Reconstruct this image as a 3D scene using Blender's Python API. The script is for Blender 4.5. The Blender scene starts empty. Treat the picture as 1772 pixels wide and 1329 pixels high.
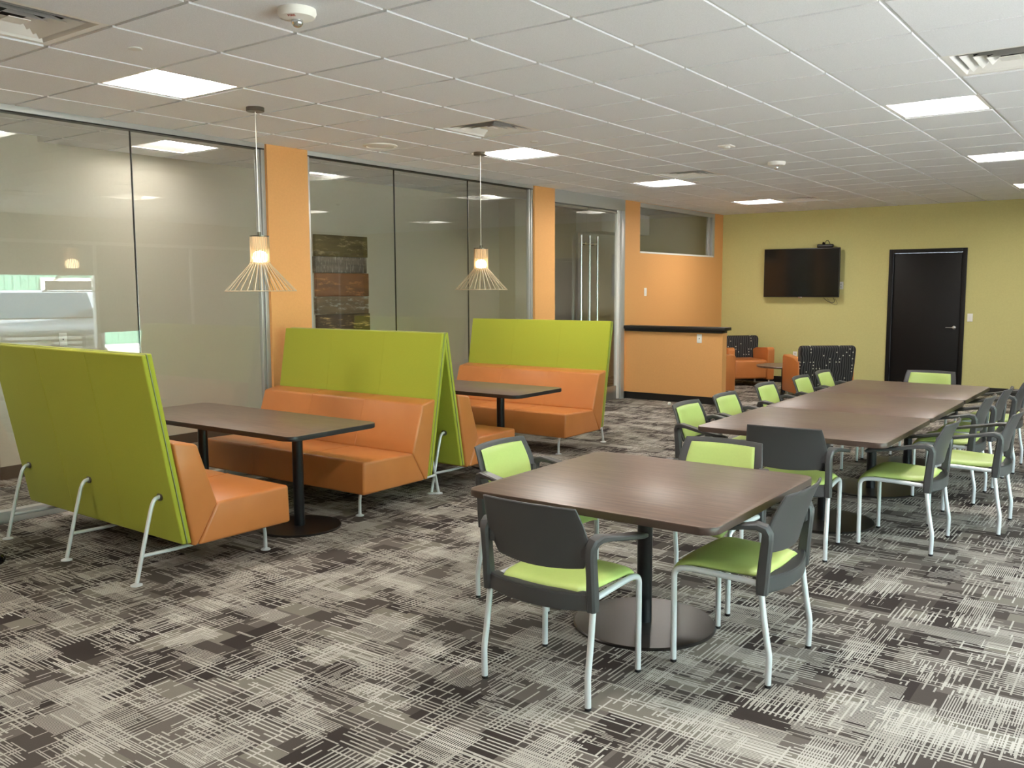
import bpy, bmesh, math, random
from math import sin, cos, pi, radians, sqrt
from mathutils import Vector, Matrix
random.seed(7)
S = bpy.context.scene
C = S.collection

# ------------------------------------------------------------------ camera, world, light, exposure
W_PX, H_PX, FPX = 1772, 1329, 1564.713
cam = bpy.data.cameras.new('camera'); co = bpy.data.objects.new('camera', cam); C.objects.link(co)
yaw, pitch, roll = -0.6319037, -0.1056318, -0.0041615
fwd = Vector((sin(yaw)*cos(pitch), cos(yaw)*cos(pitch), sin(pitch)))
rt = Vector((cos(yaw), -sin(yaw), 0)); up = rt.cross(fwd)
r2 = rt*cos(roll) + up*sin(roll); u2 = -rt*sin(roll) + up*cos(roll)
m = Matrix((r2, u2, -fwd)).transposed().to_4x4(); m.translation = Vector((0, 0, 1.61))
co.matrix_world = m
cam.sensor_width = 36.0; cam.lens = FPX*36.0/W_PX; cam.clip_start = 0.05; cam.clip_end = 200
S.camera = co
S.view_settings.view_transform = 'Standard'; S.view_settings.look = 'None'
S.view_settings.exposure = 1.1; S.view_settings.gamma = 1.0; S.view_settings.use_curve_mapping = False
S.cycles.use_denoising = True
S.cycles.max_bounces = 10; S.cycles.diffuse_bounces = 5; S.cycles.transparent_max_bounces = 24
S.cycles.sample_clamp_indirect = 8
SKY = 6.6           # overcast daylight outside
LENS = 44.0         # ceiling panels
w = bpy.data.worlds.new('sky'); S.world = w; w.use_nodes = True
bg = w.node_tree.nodes['Background']; bg.inputs[0].default_value = (0.77, 0.88, 1.0, 1); bg.inputs[1].default_value = SKY
sun = bpy.data.lights.new('sun', 'SUN'); sun.energy = 40; sun.angle = radians(3); sun.color = (1, 0.98, 0.96)
so = bpy.data.objects.new('sun', sun); C.objects.link(so)
so.rotation_euler = Vector((-0.55, 0.35, 0.75)).to_track_quat('Z', 'Y').to_euler()   # high, from over the building's far side

# ------------------------------------------------------------------ helpers
def lin(r, g, b):
    f = lambda c: (c/255/12.92) if c/255 <= 0.04045 else ((c/255+0.055)/1.055)**2.4
    return (f(r), f(g), f(b), 1)

def mat(name, col, rough=0.6, metal=0.0, spec=0.5, emis=None, es=0, coat=0):
    m = bpy.data.materials.new(name); m.use_nodes = True
    p = m.node_tree.nodes['Principled BSDF']
    p.inputs['Base Color'].default_value = col; p.inputs['Roughness'].default_value = rough
    p.inputs['Metallic'].default_value = metal; p.inputs['Specular IOR Level'].default_value = spec
    if coat: p.inputs['Coat Weight'].default_value = coat; p.inputs['Coat Roughness'].default_value = 0.15
    if emis: p.inputs['Emission Color'].default_value = emis; p.inputs['Emission Strength'].default_value = es
    return m

class X:
    """tiny expression builder over Math nodes"""
    def __init__(s, nt, v): s.nt = nt; s.v = v
    def op(s, o, *a):
        n = s.nt.nodes.new('ShaderNodeMath'); n.operation = o
        for k, q in enumerate((s,)+a):
            q = q.v if isinstance(q, X) else q
            if isinstance(q, (int, float)): n.inputs[k].default_value = q
            else: s.nt.links.new(q, n.inputs[k])
        return X(s.nt, n.outputs[0])
    def __add__(s, o): return s.op('ADD', o)
    def __sub__(s, o): return s.op('SUBTRACT', o)
    def __mul__(s, o): return s.op('MULTIPLY', o)
    def floor(s): return s.op('FLOOR')
    def frac(s): return s.op('FRACT')
    def gt(s, o): return s.op('GREATER_THAN', o)
    def lt(s, o): return s.op('LESS_THAN', o)
    def mx(s, o): return s.op('MAXIMUM', o)
def wn(nt, a, b, seed=0.0):
    c = nt.nodes.new('ShaderNodeCombineXYZ')
    for k, q in enumerate((a, b, seed)):
        if isinstance(q, X): nt.links.new(q.v, c.inputs[k])
        else: c.inputs[k].default_value = q
    n = nt.nodes.new('ShaderNodeTexWhiteNoise'); n.noise_dimensions = '3D'
    nt.links.new(c.outputs[0], n.inputs['Vector']); return X(nt, n.outputs['Value'])
def pos(nt):
    g = nt.nodes.new('ShaderNodeNewGeometry'); s = nt.nodes.new('ShaderNodeSeparateXYZ')
    nt.links.new(g.outputs['Position'], s.inputs[0])
    return X(nt, s.outputs[0]), X(nt, s.outputs[1]), X(nt, s.outputs[2])
def mixc(nt, f, a, b):
    n = nt.nodes.new('ShaderNodeMix'); n.data_type = 'RGBA'
    for q, k in ((f, 0), (a, 6), (b, 7)):
        q = q.v if isinstance(q, X) else q
        if isinstance(q, (int, float, tuple)): n.inputs[k].default_value = q
        else: nt.links.new(q, n.inputs[k])
    return n.outputs[2]
def noise(nt, scale, detail=3, coord='Object', stretch=None, rough=0.5):
    t = nt.nodes.new('ShaderNodeTexCoord'); mp = nt.nodes.new('ShaderNodeMapping')
    if stretch: mp.inputs['Scale'].default_value = stretch
    n = nt.nodes.new('ShaderNodeTexNoise'); n.inputs['Scale'].default_value = scale
    n.inputs['Detail'].default_value = detail; n.inputs['Roughness'].default_value = rough
    nt.links.new(t.outputs[coord], mp.inputs[0]); nt.links.new(mp.outputs[0], n.inputs['Vector'])
    return X(nt, n.outputs['Fac'])
def bump(m, h, strength, dist=0.002):
    nt = m.node_tree; b = nt.nodes.new('ShaderNodeBump'); b.inputs['Strength'].default_value = strength
    b.inputs['Distance'].default_value = dist
    nt.links.new(h.v, b.inputs['Height']); nt.links.new(b.outputs[0], nt.nodes['Principled BSDF'].inputs['Normal'])
def base(m, out): m.node_tree.links.new(out, m.node_tree.nodes['Principled BSDF'].inputs['Base Color'])

# ------------------------------------------------------------------ materials
M = {}
def speck(name, col, amt, scale, rough=0.6, bstr=0.0, **k):
    m = mat(name, col, rough, **k); nt = m.node_tree
    n = noise(nt, scale); d = tuple(c*(1-amt) for c in col[:3])+(1,)
    base(m, mixc(nt, (n-0.35)*3.0, d, col))
    if bstr: bump(m, n, bstr)
    M[name] = m; return m
speck('ceiling_tile', lin(234, 236, 240), 0.10, 170, 0.9, 0.25)
M['white_metal'] = mat('white_metal', lin(232, 230, 226), 0.45)
M['grid_white'] = mat('grid_white', lin(212, 211, 208), 0.4)
speck('orange_paint', lin(224, 166, 104), 0.04, 60, 0.6, 0.05, spec=0.3)
speck('green_paint', lin(200, 194, 132), 0.05, 60, 0.65, 0.05, spec=0.3)
speck('grey_paint', lin(200, 193, 178), 0.04, 50, 0.7, spec=0.3)
speck('right_paint', lin(190, 186, 172), 0.04, 50, 0.7, spec=0.3)
M['black_trim'] = mat('black_trim', lin(24, 21, 19), 0.45)
M['office_trim'] = mat('office_trim', lin(74, 66, 58), 0.6)
M['black_gloss'] = mat('black_gloss', lin(10, 10, 11), 0.12)
M['black_plastic'] = mat('black_plastic', lin(22, 22, 23), 0.4)
M['aluminium'] = mat('aluminium', lin(172, 172, 168), 0.32, 0.85)
M['sill_metal'] = mat('sill_metal', lin(182, 182, 180), 0.4, 0.35)
M['steel'] = mat('steel', lin(205, 206, 206), 0.2, 1.0)
M['leg_silver'] = mat('leg_silver', lin(222, 224, 227), 0.3, 0.3)
M['nickel'] = mat('nickel', lin(120, 112, 102), 0.3, 1.0)
M['white_plastic'] = mat('white_plastic', lin(236, 234, 228), 0.4)
M['slot'] = mat('slot', lin(60, 58, 55), 0.6)
M['vent_dark'] = mat('vent_dark', lin(46, 44, 42), 0.8)
M['chair_plastic'] = speck('chair_plastic', lin(66, 65, 66), 0.08, 400, 0.40)
M['chair_vinyl'] = speck('chair_vinyl', lin(178, 196, 112), 0.03, 90, 0.42, 0.05)
M['door_black'] = mat('door_black', lin(16, 14, 13), 0.5, spec=0.3)
M['cord'] = mat('cord', lin(225, 222, 212), 0.5)
M['shade_wood'] = mat('shade_wood', lin(176, 158, 128), 0.55)
M['seam_grey'] = mat('seam_grey', lin(140, 148, 110), 0.6)
M['paper'] = mat('paper', lin(235, 232, 225), 0.8)
M['bounce_concrete'] = mat('bounce_concrete', lin(196, 192, 186), 0.9)  # pale concrete ground, lightened to bounce daylight up to the ceiling
M['truck_paint'] = mat('truck_paint', lin(132, 140, 148), 0.25, spec=0.6)
M['truck_glass'] = mat('truck_glass', lin(40, 60, 74), 0.08)
M['chrome'] = mat('chrome', lin(225, 228, 230), 0.12, 1.0)
M['truck_dark'] = mat('truck_dark', lin(40, 42, 44), 0.4)

def fabric_green():
    m = mat('green_fabric', lin(158, 166, 48), 0.85, spec=0.15); nt = m.node_tree
    n = noise(nt, 420, 2); base(m, mixc(nt, n, lin(152, 158, 48), lin(174, 178, 62))); bump(m, n, 0.25, 0.001)
    m.node_tree.nodes['Principled BSDF'].inputs['Sheen Weight'].default_value = 0.1
    M['green_fabric'] = m
fabric_green()
def leather():
    m = mat('orange_leather', lin(206, 118, 52), 0.30, spec=0.5); nt = m.node_tree
    a = noise(nt, 260, 3); b = noise(nt, 5, 3)
    base(m, mixc(nt, b, lin(184, 112, 58), lin(200, 128, 70))); bump(m, a+b*6.0, 0.12, 0.0015)
    M['orange_leather'] = m
leather()
def wood_top():
    m = mat('table_laminate', lin(84, 62, 50), 0.36, spec=0.9); nt = m.node_tree
    a = noise(nt, 3.0, 6, stretch=(1.5, 16, 1.5), rough=0.65)
    base(m, mixc(nt, (a-0.3)*2.4, lin(76, 56, 46), lin(116, 92, 77))); bump(m, a, 0.05, 0.001)
    M['table_laminate'] = m
    m = mat('table_edge', lin(70, 54, 47), 0.4); M['table_edge'] = m; M['table_edge_dark'] = mat('table_edge_dark', lin(30, 26, 27), 0.4)
wood_top()
M['pedestal'] = mat('pedestal', lin(26, 26, 30), 0.3, 0.2)
M['disc'] = mat('disc', lin(38, 33, 30), 0.32, 0.3)
def pattern_fabric():
    m = mat('charcoal_pattern_fabric', lin(40, 38, 38), 0.9); nt = m.node_tree
    t = nt.nodes.new('ShaderNodeTexCoord'); s = nt.nodes.new('ShaderNodeSeparateXYZ')
    nt.links.new(t.outputs['Object'], s.inputs[0])
    x, z = X(nt, s.outputs[0]), X(nt, s.outputs[2])
    wob = noise(nt, 7, 1)
    st = (x*30.0+wob*1.6).frac().lt(0.42)
    col = mixc(nt, st, lin(26, 25, 27), lin(66, 64, 64))
    cx, cz = x*22.0, z*22.0
    h = wn(nt, cx.floor(), cz.floor(), 3.0).gt(0.80)
    fx, fz = cx.frac()-0.5, cz.frac()-0.5
    d = (fx*fx+fz*fz).lt(0.035)
    base(m, mixc(nt, h*d, col, lin(190, 186, 170))); M['pattern'] = m
pattern_fabric()

def carpet():
    m = mat('carpet', lin(110, 105, 100), 0.95, spec=0.1); nt = m.node_tree
    x, y, z = pos(nt)
    nz = noise(nt, 3.0, 2, 'Object'); fine = noise(nt, 320, 2, 'Object')
    # tone blocks of random length and width
    ry = (y*(1/0.115)).floor(); bx = (x*(1/0.27)+wn(nt, ry, 0.0, 1.0)*5.0).floor()
    t1 = wn(nt, ry, bx, 2.0)
    rx = (x*(1/0.15)).floor(); by = (y*(1/0.31)+wn(nt, rx, 0.0, 4.0)*5.0).floor()
    t2 = wn(nt, rx, by, 5.0)
    c1 = mixc(nt, t1.gt(0.55), lin(78, 71, 66), lin(104, 97, 90))
    c1 = mixc(nt, t1.gt(0.82), c1, lin(124, 118, 108))
    c1 = mixc(nt, t2.gt(0.80), c1, lin(57, 50, 47))
    def lines(a, b, p, seg, seed, cellx, celly, duty, lo, hi, d0=0.03, d1=0.45, d2=0.5):
        # lines run along b, stacked along a; density changes from cell to cell
        row = (a*(1/p)).floor(); on = (a*(1/p)).frac().lt(duty)
        sg = (b*(1/seg)+wn(nt, row, 0.0, seed)*9.0).floor()
        h = wn(nt, row, sg, seed+1)
        cx = (a*(1/cellx)).floor(); k = wn(nt, cx, (b*(1/celly)+wn(nt, cx, 0.0, seed+3)*4.0).floor(), seed+2)
        return on*h.lt(k.gt(lo)*d1 + k.gt(hi)*d2 + d0)
    # fine hatching, and a coarser plaid of crossing strokes
    f1 = lines(y, x, 0.0095, 0.11, 11.0, 0.13, 0.26, 0.5, 0.68, 0.88, 0.02, 0.50, 0.45)
    f2 = lines(x, y, 0.0095, 0.12, 21.0, 0.16, 0.24, 0.5, 0.74, 0.90, 0.02, 0.50, 0.45)
    g1 = lines(y, x, 0.021, 0.13, 31.0, 0.19, 0.30, 0.36, 0.36, 0.74, 0.05, 0.36, 0.34)
    g2 = lines(x, y, 0.021, 0.10, 41.0, 0.21, 0.27, 0.36, 0.42, 0.78, 0.04, 0.36, 0.36)
    l = f1.mx(f2).mx(g1).mx(g2)
    light = mixc(nt, t1, lin(164, 158, 148), lin(196, 191, 181))
    c = mixc(nt, l*0.92, c1, light)
    c = mixc(nt, (fine-0.4)*1.2, c, mixc(nt, 0.45, c, lin(40, 38, 36)))
    base(m, c); bump(m, l+fine*0.6, 0.35, 0.002); M['carpet'] = m
carpet()

def glass():
    m = bpy.data.materials.new('glass'); m.use_nodes = True; nt = m.node_tree; nt.nodes.clear()
    o = nt.nodes.new('ShaderNodeOutputMaterial'); g = nt.nodes.new('ShaderNodeNewGeometry')
    dt = nt.nodes.new('ShaderNodeVectorMath'); dt.operation = 'DOT_PRODUCT'
    nt.links.new(g.outputs['Incoming'], dt.inputs[0]); nt.links.new(g.outputs['Normal'], dt.inputs[1])
    c = X(nt, dt.outputs['Value']).op('ABSOLUTE'); k = (c*-1.0+1.0).op('POWER', 5.0)*0.96+0.058
    t = nt.nodes.new('ShaderNodeBsdfTransparent'); t.inputs[0].default_value = (0.97, 0.975, 0.965, 1)
    gl = nt.nodes.new('ShaderNodeBsdfGlossy'); gl.inputs['Roughness'].default_value = 0.0
    gl.inputs[0].default_value = (0.95, 0.97, 0.95, 1)
    mx = nt.nodes.new('ShaderNodeMixShader'); nt.links.new(k.v, mx.inputs[0])
    nt.links.new(t.outputs[0], mx.inputs[1]); nt.links.new(gl.outputs[0], mx.inputs[2]); nt.links.new(mx.outputs[0], o.inputs[0])
    M['glass'] = m
glass()
def art():
    for k, (a, b, c, st) in enumerate([((87, 75, 47), (187, 172, 135), (120, 105, 65), (2, 2, 7)), ((92, 82, 75), (215, 207, 197), (137, 125, 115), (30, 2, 4)),
                          ((140, 92, 55), (212, 147, 90), (115, 77, 52), (2, 2, 9)), ((105, 87, 67), (200, 205, 200), (137, 112, 82), (2, 2, 9)), ((87, 62, 37), (237, 197, 135), (72, 50, 32), (1.5, 1.5, 10))]):
        m = mat('painted_canvas', lin(*a), 0.6); nt = m.node_tree
        n = noise(nt, 2.6, 6, 'Object', (st[1], st[0], st[2]), 0.72); n2 = noise(nt, 1.4, 3, 'Object', (1, 1, 8))
        col = mixc(nt, (n2-0.35)*3, lin(*a), lin(*c)); base(m, mixc(nt, ((n-0.54)*7.0).op('MINIMUM', 1.0).mx(0.0), col, lin(*b)))
        M['art%d' % k] = m
art()
def emit(name, col, s):
    m = bpy.data.materials.new(name); m.use_nodes = True; nt = m.node_tree; nt.nodes.clear()
    o = nt.nodes.new('ShaderNodeOutputMaterial'); e = nt.nodes.new('ShaderNodeEmission')
    e.inputs[0].default_value = col; e.inputs[1].default_value = s; nt.links.new(e.outputs[0], o.inputs[0]); M[name] = m
def blind():
    m = bpy.data.materials.new('blind'); m.use_nodes = True; nt = m.node_tree; nt.nodes.clear()
    o = nt.nodes.new('ShaderNodeOutputMaterial'); a = nt.nodes.new('ShaderNodeBsdfDiffuse'); b = nt.nodes.new('ShaderNodeBsdfTranslucent')
    a.inputs[0].default_value = lin(190, 186, 176); b.inputs[0].default_value = lin(150, 146, 136)
    x = nt.nodes.new('ShaderNodeMixShader'); x.inputs[0].default_value = 0.3
    nt.links.new(a.outputs[0], x.inputs[1]); nt.links.new(b.outputs[0], x.inputs[2]); nt.links.new(x.outputs[0], o.inputs[0]); M['blind'] = m
blind()
emit('lens', (1.0, 0.945, 0.88, 1), LENS)
emit('lens_office', (1.0, 0.96, 0.9, 1), LENS*0.34)
emit('bulb', (1.0, 0.70, 0.38, 1), 8)
emit('diffuser', (1.0, 0.60, 0.28, 1), 0.55)
def green_siding():
    m = mat('green_siding', lin(120, 190, 165), 0.6); nt = m.node_tree; x, y, z = pos(nt)
    base(m, mixc(nt, (y*4.0).frac().lt(0.15), lin(96, 140, 120), lin(62, 104, 88))); M['green_siding'] = m
green_siding()

# ------------------------------------------------------------------ geometry helpers
def obj(name, bm, mt, parent=None, loc=None, smooth=35, mats=None):
    bmesh.ops.recalc_face_normals(bm, faces=bm.faces[:])
    me = bpy.data.meshes.new(name); bm.to_mesh(me); bm.free()
    for q in (mats or [mt]): me.materials.append(M[q] if isinstance(q, str) else q)
    if smooth:
        for p in me.polygons: p.use_smooth = True
        me.set_sharp_from_angle(angle=radians(smooth))
    o = bpy.data.objects.new(name, me); C.objects.link(o)
    if parent: o.parent = parent
    if loc: o.location = loc
    return o
def tag(o, label, cat, group=None):
    o['label'] = label; o['category'] = cat
    if group: o['group'] = group
    return o
def thing(name, label, cat, loc=(0, 0, 0), rz=0, group=None):
    o = bpy.data.objects.new(name, None); o.empty_display_size = 0.1; C.objects.link(o)
    o.location = loc; o.rotation_euler = (0, 0, radians(rz)); return tag(o, label, cat, group)
def struct(name, bm, mt, parent=None, **k):
    o = obj(name, bm, mt, parent, **k)
    if not parent: o['kind'] = 'structure'
    return o
def sempty(name):
    o = bpy.data.objects.new(name, None); C.objects.link(o); o['kind'] = 'structure'; return o
def dup(root, loc, rz, label, group=None):
    def cp(o, par):
        c = o.copy(); C.objects.link(c); c.parent = par
        for ch in o.children: cp(ch, c)
        return c
    r = cp(root, None); r.location = loc; r.rotation_euler = (0, 0, radians(rz)); r['label'] = label
    if group: r['group'] = group
    return r
def box(bm, x0, x1, y0, y1, z0, z1, bev=0.0, seg=2, M4=None):
    vs = [bm.verts.new((x, y, z)) for x in (x0, x1) for y in (y0, y1) for z in (z0, z1)]
    f = [(0, 1, 3, 2), (4, 6, 7, 5), (0, 4, 5, 1), (2, 3, 7, 6), (0, 2, 6, 4), (1, 5, 7, 3)]
    fs = [bm.faces.new([vs[i] for i in q]) for q in f]
    if M4: bmesh.ops.transform(bm, matrix=M4, verts=vs)
    if bev:
        es = list({e for q in fs for e in q.edges})
        bmesh.ops.bevel(bm, geom=es, offset=bev, segments=seg, profile=0.5, affect='EDGES')
def B(*a, **k):
    bm = bmesh.new(); box(bm, *a, **k); return bm
def boxes(lst, bev=0.0):
    bm = bmesh.new()
    for q in lst: box(bm, *q, bev=bev)
    return bm
def prism_x(bm, prof, x0, x1, bev=0.0, seg=3):
    a = [bm.verts.new((x0, y, z)) for y, z in prof]; b = [bm.verts.new((x1, y, z)) for y, z in prof]
    n = len(prof); fs = [bm.faces.new(a[::-1]), bm.faces.new(b)]
    for i in range(n): fs.append(bm.faces.new([a[i], a[(i+1) % n], b[(i+1) % n], b[i]]))
    if bev:
        es = list({e for q in fs for e in q.edges})
        bmesh.ops.bevel(bm, geom=es, offset=bev, segments=seg, profile=0.5, affect='EDGES')
def rrect(w, d, r, n=8):
    pts = []
    for cx, cy, a0 in ((w-r, d-r, 0), (-w+r, d-r, 90), (-w+r, -d+r, 180), (w-r, -d+r, 270)):
        for k in range(n+1):
            a = radians(a0+90*k/n); pts.append((cx+r*cos(a), cy+r*sin(a)))
    return pts
def slab(bm, pts, z0, z1, bev=0.0):
    a = [bm.verts.new((x, y, z0)) for x, y in pts]; b = [bm.verts.new((x, y, z1)) for x, y in pts]
    n = len(pts); f0 = bm.faces.new(a[::-1]); f1 = bm.faces.new(b)
    for i in range(n): bm.faces.new([a[i], a[(i+1) % n], b[(i+1) % n], b[i]])
    if bev:
        bmesh.ops.bevel(bm, geom=list(set(f0.edges) | set(f1.edges)), offset=bev, segments=2, profile=0.5, affect='EDGES')
def lathe(bm, prof, cx=0, cy=0, n=32, cap=True):
    rings = []
    for r, z in prof:
        rings.append([bm.verts.new((cx+r*cos(2*pi*k/n), cy+r*sin(2*pi*k/n), z)) for k in range(n)] if r > 1e-6 else [bm.verts.new((cx, cy, z))])
    for a, b in zip(rings, rings[1:]):
        for k in range(n):
            q = [a[k % len(a)], a[(k+1) % len(a)], b[(k+1) % len(b)], b[k % len(b)]]
            q = list(dict.fromkeys(q))
            if len(q) > 2: bm.faces.new(q)
    if cap:
        for r_ in (rings[0], rings[-1]):
            if len(r_) > 2: bm.faces.new(r_)
def smooth_path(pts, it=2):
    P = [Vector(p) for p in pts]
    for _ in range(it):
        Q = [P[0]]
        for a, b in zip(P, P[1:]): Q += [a*0.75+b*0.25, a*0.25+b*0.75]
        Q.append(P[-1]); P = Q
    return P
def tube(bm, pts, r, n=12, it=2):
    P = smooth_path(pts, it); rings = []; T = None; U = None
    for i, p in enumerate(P):
        t = (P[min(i+1, len(P)-1)]-P[max(i-1, 0)]).normalized()
        if U is None:
            U = t.cross(Vector((0, 0, 1)) if abs(t.z) < 0.9 else Vector((1, 0, 0))).normalized()
        else: U = (U-t*U.dot(t)).normalized()
        V = t.cross(U); rr = r(i/(len(P)-1)) if callable(r) else r
        rings.append([bm.verts.new(p+U*rr*cos(2*pi*k/n)+V*rr*sin(2*pi*k/n)) for k in range(n)])
    for a, b in zip(rings, rings[1:]):
        for k in range(n): bm.faces.new([a[k], a[(k+1) % n], b[(k+1) % n], b[k]])
    bm.faces.new(rings[0][::-1]); bm.faces.new(rings[-1])
def TB(*a, **k):
    bm = bmesh.new(); tube(bm, *a, **k); return bm
def strap(bm, stations, side):
    """rounded-rectangle sweep; stations = (point, half width along side, half thickness)"""
    side = Vector(side).normalized(); P = [Vector(s[0]) for s in stations]; rings = []
    for i, (p, hw, ht) in enumerate(stations):
        t = (P[min(i+1, len(P)-1)]-P[max(i-1, 0)]).normalized(); n = t.cross(side).normalized(); s = n.cross(t)
        c = min(hw, ht)*0.45
        prof = [(hw, ht-c), (hw-c, ht), (-hw+c, ht), (-hw, ht-c), (-hw, -ht+c), (-hw+c, -ht), (hw-c, -ht), (hw, -ht+c)]
        rings.append([bm.verts.new(P[i]+s*a+n*b) for a, b in prof])
    for a, b in zip(rings, rings[1:]):
        for k in range(8): bm.faces.new([a[k], a[(k+1) % 8], b[(k+1) % 8], b[k]])
    bm.faces.new(rings[0][::-1]); bm.faces.new(rings[-1])
def pad(bm, fn, nu, nv, thick, nrm=None, edge=0.08):
    """closed pillow over fn(u,v); u,v in [0,1]; thickness swells away from the rim"""
    T = [[None]*(nv+1) for _ in range(nu+1)]; D = [[None]*(nv+1) for _ in range(nu+1)]
    e = 1e-3
    for i in range(nu+1):
        for j in range(nv+1):
            u = 0.5-0.5*cos(pi*i/nu); v = 0.5-0.5*cos(pi*j/nv)
            p = Vector(fn(u, v))
            du = Vector(fn(min(u+e, 1), v))-Vector(fn(max(u-e, 0), v)); dv = Vector(fn(u, min(v+e, 1)))-Vector(fn(u, max(v-e, 0)))
            n = du.cross(dv).normalized()
            k = min(1, min(u, 1-u)/edge, min(v, 1-v)/edge); k = sqrt(max(0, 1-(1-k)**2))
            T[i][j] = bm.verts.new(p+n*thick*0.5*k)
            D[i][j] = bm.verts.new(p-n*thick*0.5*k) if k > 0 else T[i][j]
    for G in (T, D):
        for i in range(nu):
            for j in range(nv):
                q = list(dict.fromkeys([G[i][j], G[i+1][j], G[i+1][j+1], G[i][j+1]]))
                try: bm.faces.new(q)
                except ValueError: pass

# ------------------------------------------------------------------ room shell
XL, XO, XR, YF, YB, ZC = -6.45, -8.3, 2.3, 15.06, -3.0, 2.87
GX, GY, T = -4.785, 3.702, 0.6096
struct('floor', B(-8.6, XR+0.1, YB, YF+0.1, -0.08, 0), 'carpet')
lights = [(-1, -1), (-1, 5), (-1, 10), (-1, 15), (5, 5), (5, 10), (5, 15), (5, -1), (11, 5), (11, 0)]
lights = [(-1, -1), (-1, 5), (-1, 10), (-1, 15), (5, 5), (5, 10), (5, 15), (5, -1), (-1, -7), (5, -7)]
vents = [(0, -3), (0, 3), (0, 9), (0, 15), (6, 3)]
def ceiling(name, x0, x1, y0, y1, z, gx, gy, skip):
    bm = bmesh.new()
    i0, i1 = math.floor((x0-gx)/T), math.ceil((x1-gx)/T); j0, j1 = math.floor((y0-gy)/T), math.ceil((y1-gy)/T)
    g = 0.012
    for i in range(i0, i1):
        for j in range(j0, j1):
            if (i, j) in skip: continue
            a, b = max(gx+i*T+g, x0), min(gx+(i+1)*T-g, x1); c, d = max(gy+j*T+g, y0), min(gy+(j+1)*T-g, y1)
            if b-a < 0.02 or d-c < 0.02: continue
            box(bm, a, b, c, d, z-0.010, z+0.02)
    o = struct(name, bm, 'ceiling_tile', smooth=0)
    bm = bmesh.new()
    for i in range(i0, i1+1):
        if x0 < gx+i*T < x1: box(bm, gx+i*T-0.0135, gx+i*T+0.0135, y0, y1, z, z+0.004)
    for j in range(j0, j1+1):
        if y0 < gy+j*T < y1: box(bm, x0, x1, gy+j*T-0.0135, gy+j*T+0.0135, z+0.0005, z+0.0045)
    obj('ceiling_grid', bm, 'grid_white', o, smooth=0)
    return o
ceiling('ceiling', XL, XR, YB, YF, ZC, GX, GY, set(lights+vents))
ceiling('ceiling_office', XO, XL-0.09, 1.0, YF, 2.94, GX-0.13, GY-0.1, {(-5, 2), (-5, -3)})

# far green wall with the black door
struct('wall_far', boxes([(XO-0.1, -3.67, YF, YF+0.12, 0, 3.0), (-2.56, XR+0.1, YF, YF+0.12, 0, 3.0), (-3.67, -2.56, YF, YF+0.12, 2.185, 3.0)]), 'green_paint')
d = sempty('door_1')
fr = obj('door_frame', boxes([(-3.67, -3.61, YF-0.025, YF+0.1, 0, 2.185), (-2.62, -2.56, YF-0.025, YF+0.1, 0, 2.185), (-3.61, -2.62, YF-0.025, YF+0.1, 2.125, 2.185)], 0.004), 'door_black', d)
lf = obj('door_leaf', B(-3.607, -2.623, YF+0.01, YF+0.055, 0.008, 2.122, bev=0.002), 'door_black', d)
bm = bmesh.new()
lathe(bm, [(0.028, 0), (0.028, 0.012), (0.012, 0.014), (0.012, 0.05)], n=20)
bmesh.ops.transform(bm, matrix=Matrix.Translation((-2.70, YF+0.01, 0.985)) @ Matrix.Rotation(pi/2, 4, 'X'), verts=bm.verts)
tube(bm, [(-2.70, YF-0.035, 0.985), (-2.73, YF-0.042, 0.985), (-2.81, YF-0.04, 0.985)], 0.009, it=1)
obj('door_handle', bm, 'steel', lf)
bm = bmesh.new()
for z in (0.3, 1.05, 1.85): tube(bm, [(-3.605, YF-0.004, z-0.045), (-3.605, YF-0.004, z+0.045)], 0.007, 8, 0)
obj('hinge', bm, 'black_plastic', d)

# left side: orange columns and end wall
struct('wall_left_near_column', B(XL-0.088, XL+0.012, 5.207, 5.667, 0, ZC+0.1), 'orange_paint')
struct('wall_left_middle_column', B(XL-0.088, XL+0.012, 9.285, 9.734, 0, ZC+0.1), 'orange_paint')
struct('wall_left_end', boxes([(XL-0.12, XL, 11.575, 12.03, 0, ZC+0.1), (XL-0.12, XL, 12.03, 14.70, 0, 2.12), (XL-0.12, XL, 14.70, YF, 0, ZC+0.1), (XL-0.12, XL, 12.03, 14.70, 2.855, ZC+0.1)]), 'orange_paint')
struct('wall_low_partition', B(XL, -4.95, 11.62, 11.76, 0.0, 1.02), 'orange_paint')
struct('trim_1', boxes([(XL, -4.90, 11.55, 11.80, 1.02, 1.065), (XL, -4.945, 11.585, 11.765, 0.985, 1.02)], 0.006), 'black_trim')
struct('baseboard_partition', boxes([(XL, -4.94, 11.61, 11.62, 0, 0.1), (-4.95, -4.94, 11.61, 11.77, 0, 0.1), (XL, -4.94, 11.76, 11.77, 0, 0.1)]), 'black_trim')
struct('baseboard_far', boxes([(XL, -3.67, YF-0.012, YF, 0, 0.1), (-2.56, XR, YF-0.012, YF, 0, 0.1)]), 'black_trim')
struct('baseboard_left', boxes([(XL, XL+0.012, 11.575, 11.61, 0, 0.1), (XL, XL+0.012, 11.78, YF, 0, 0.1)]), 'black_trim')

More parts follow.
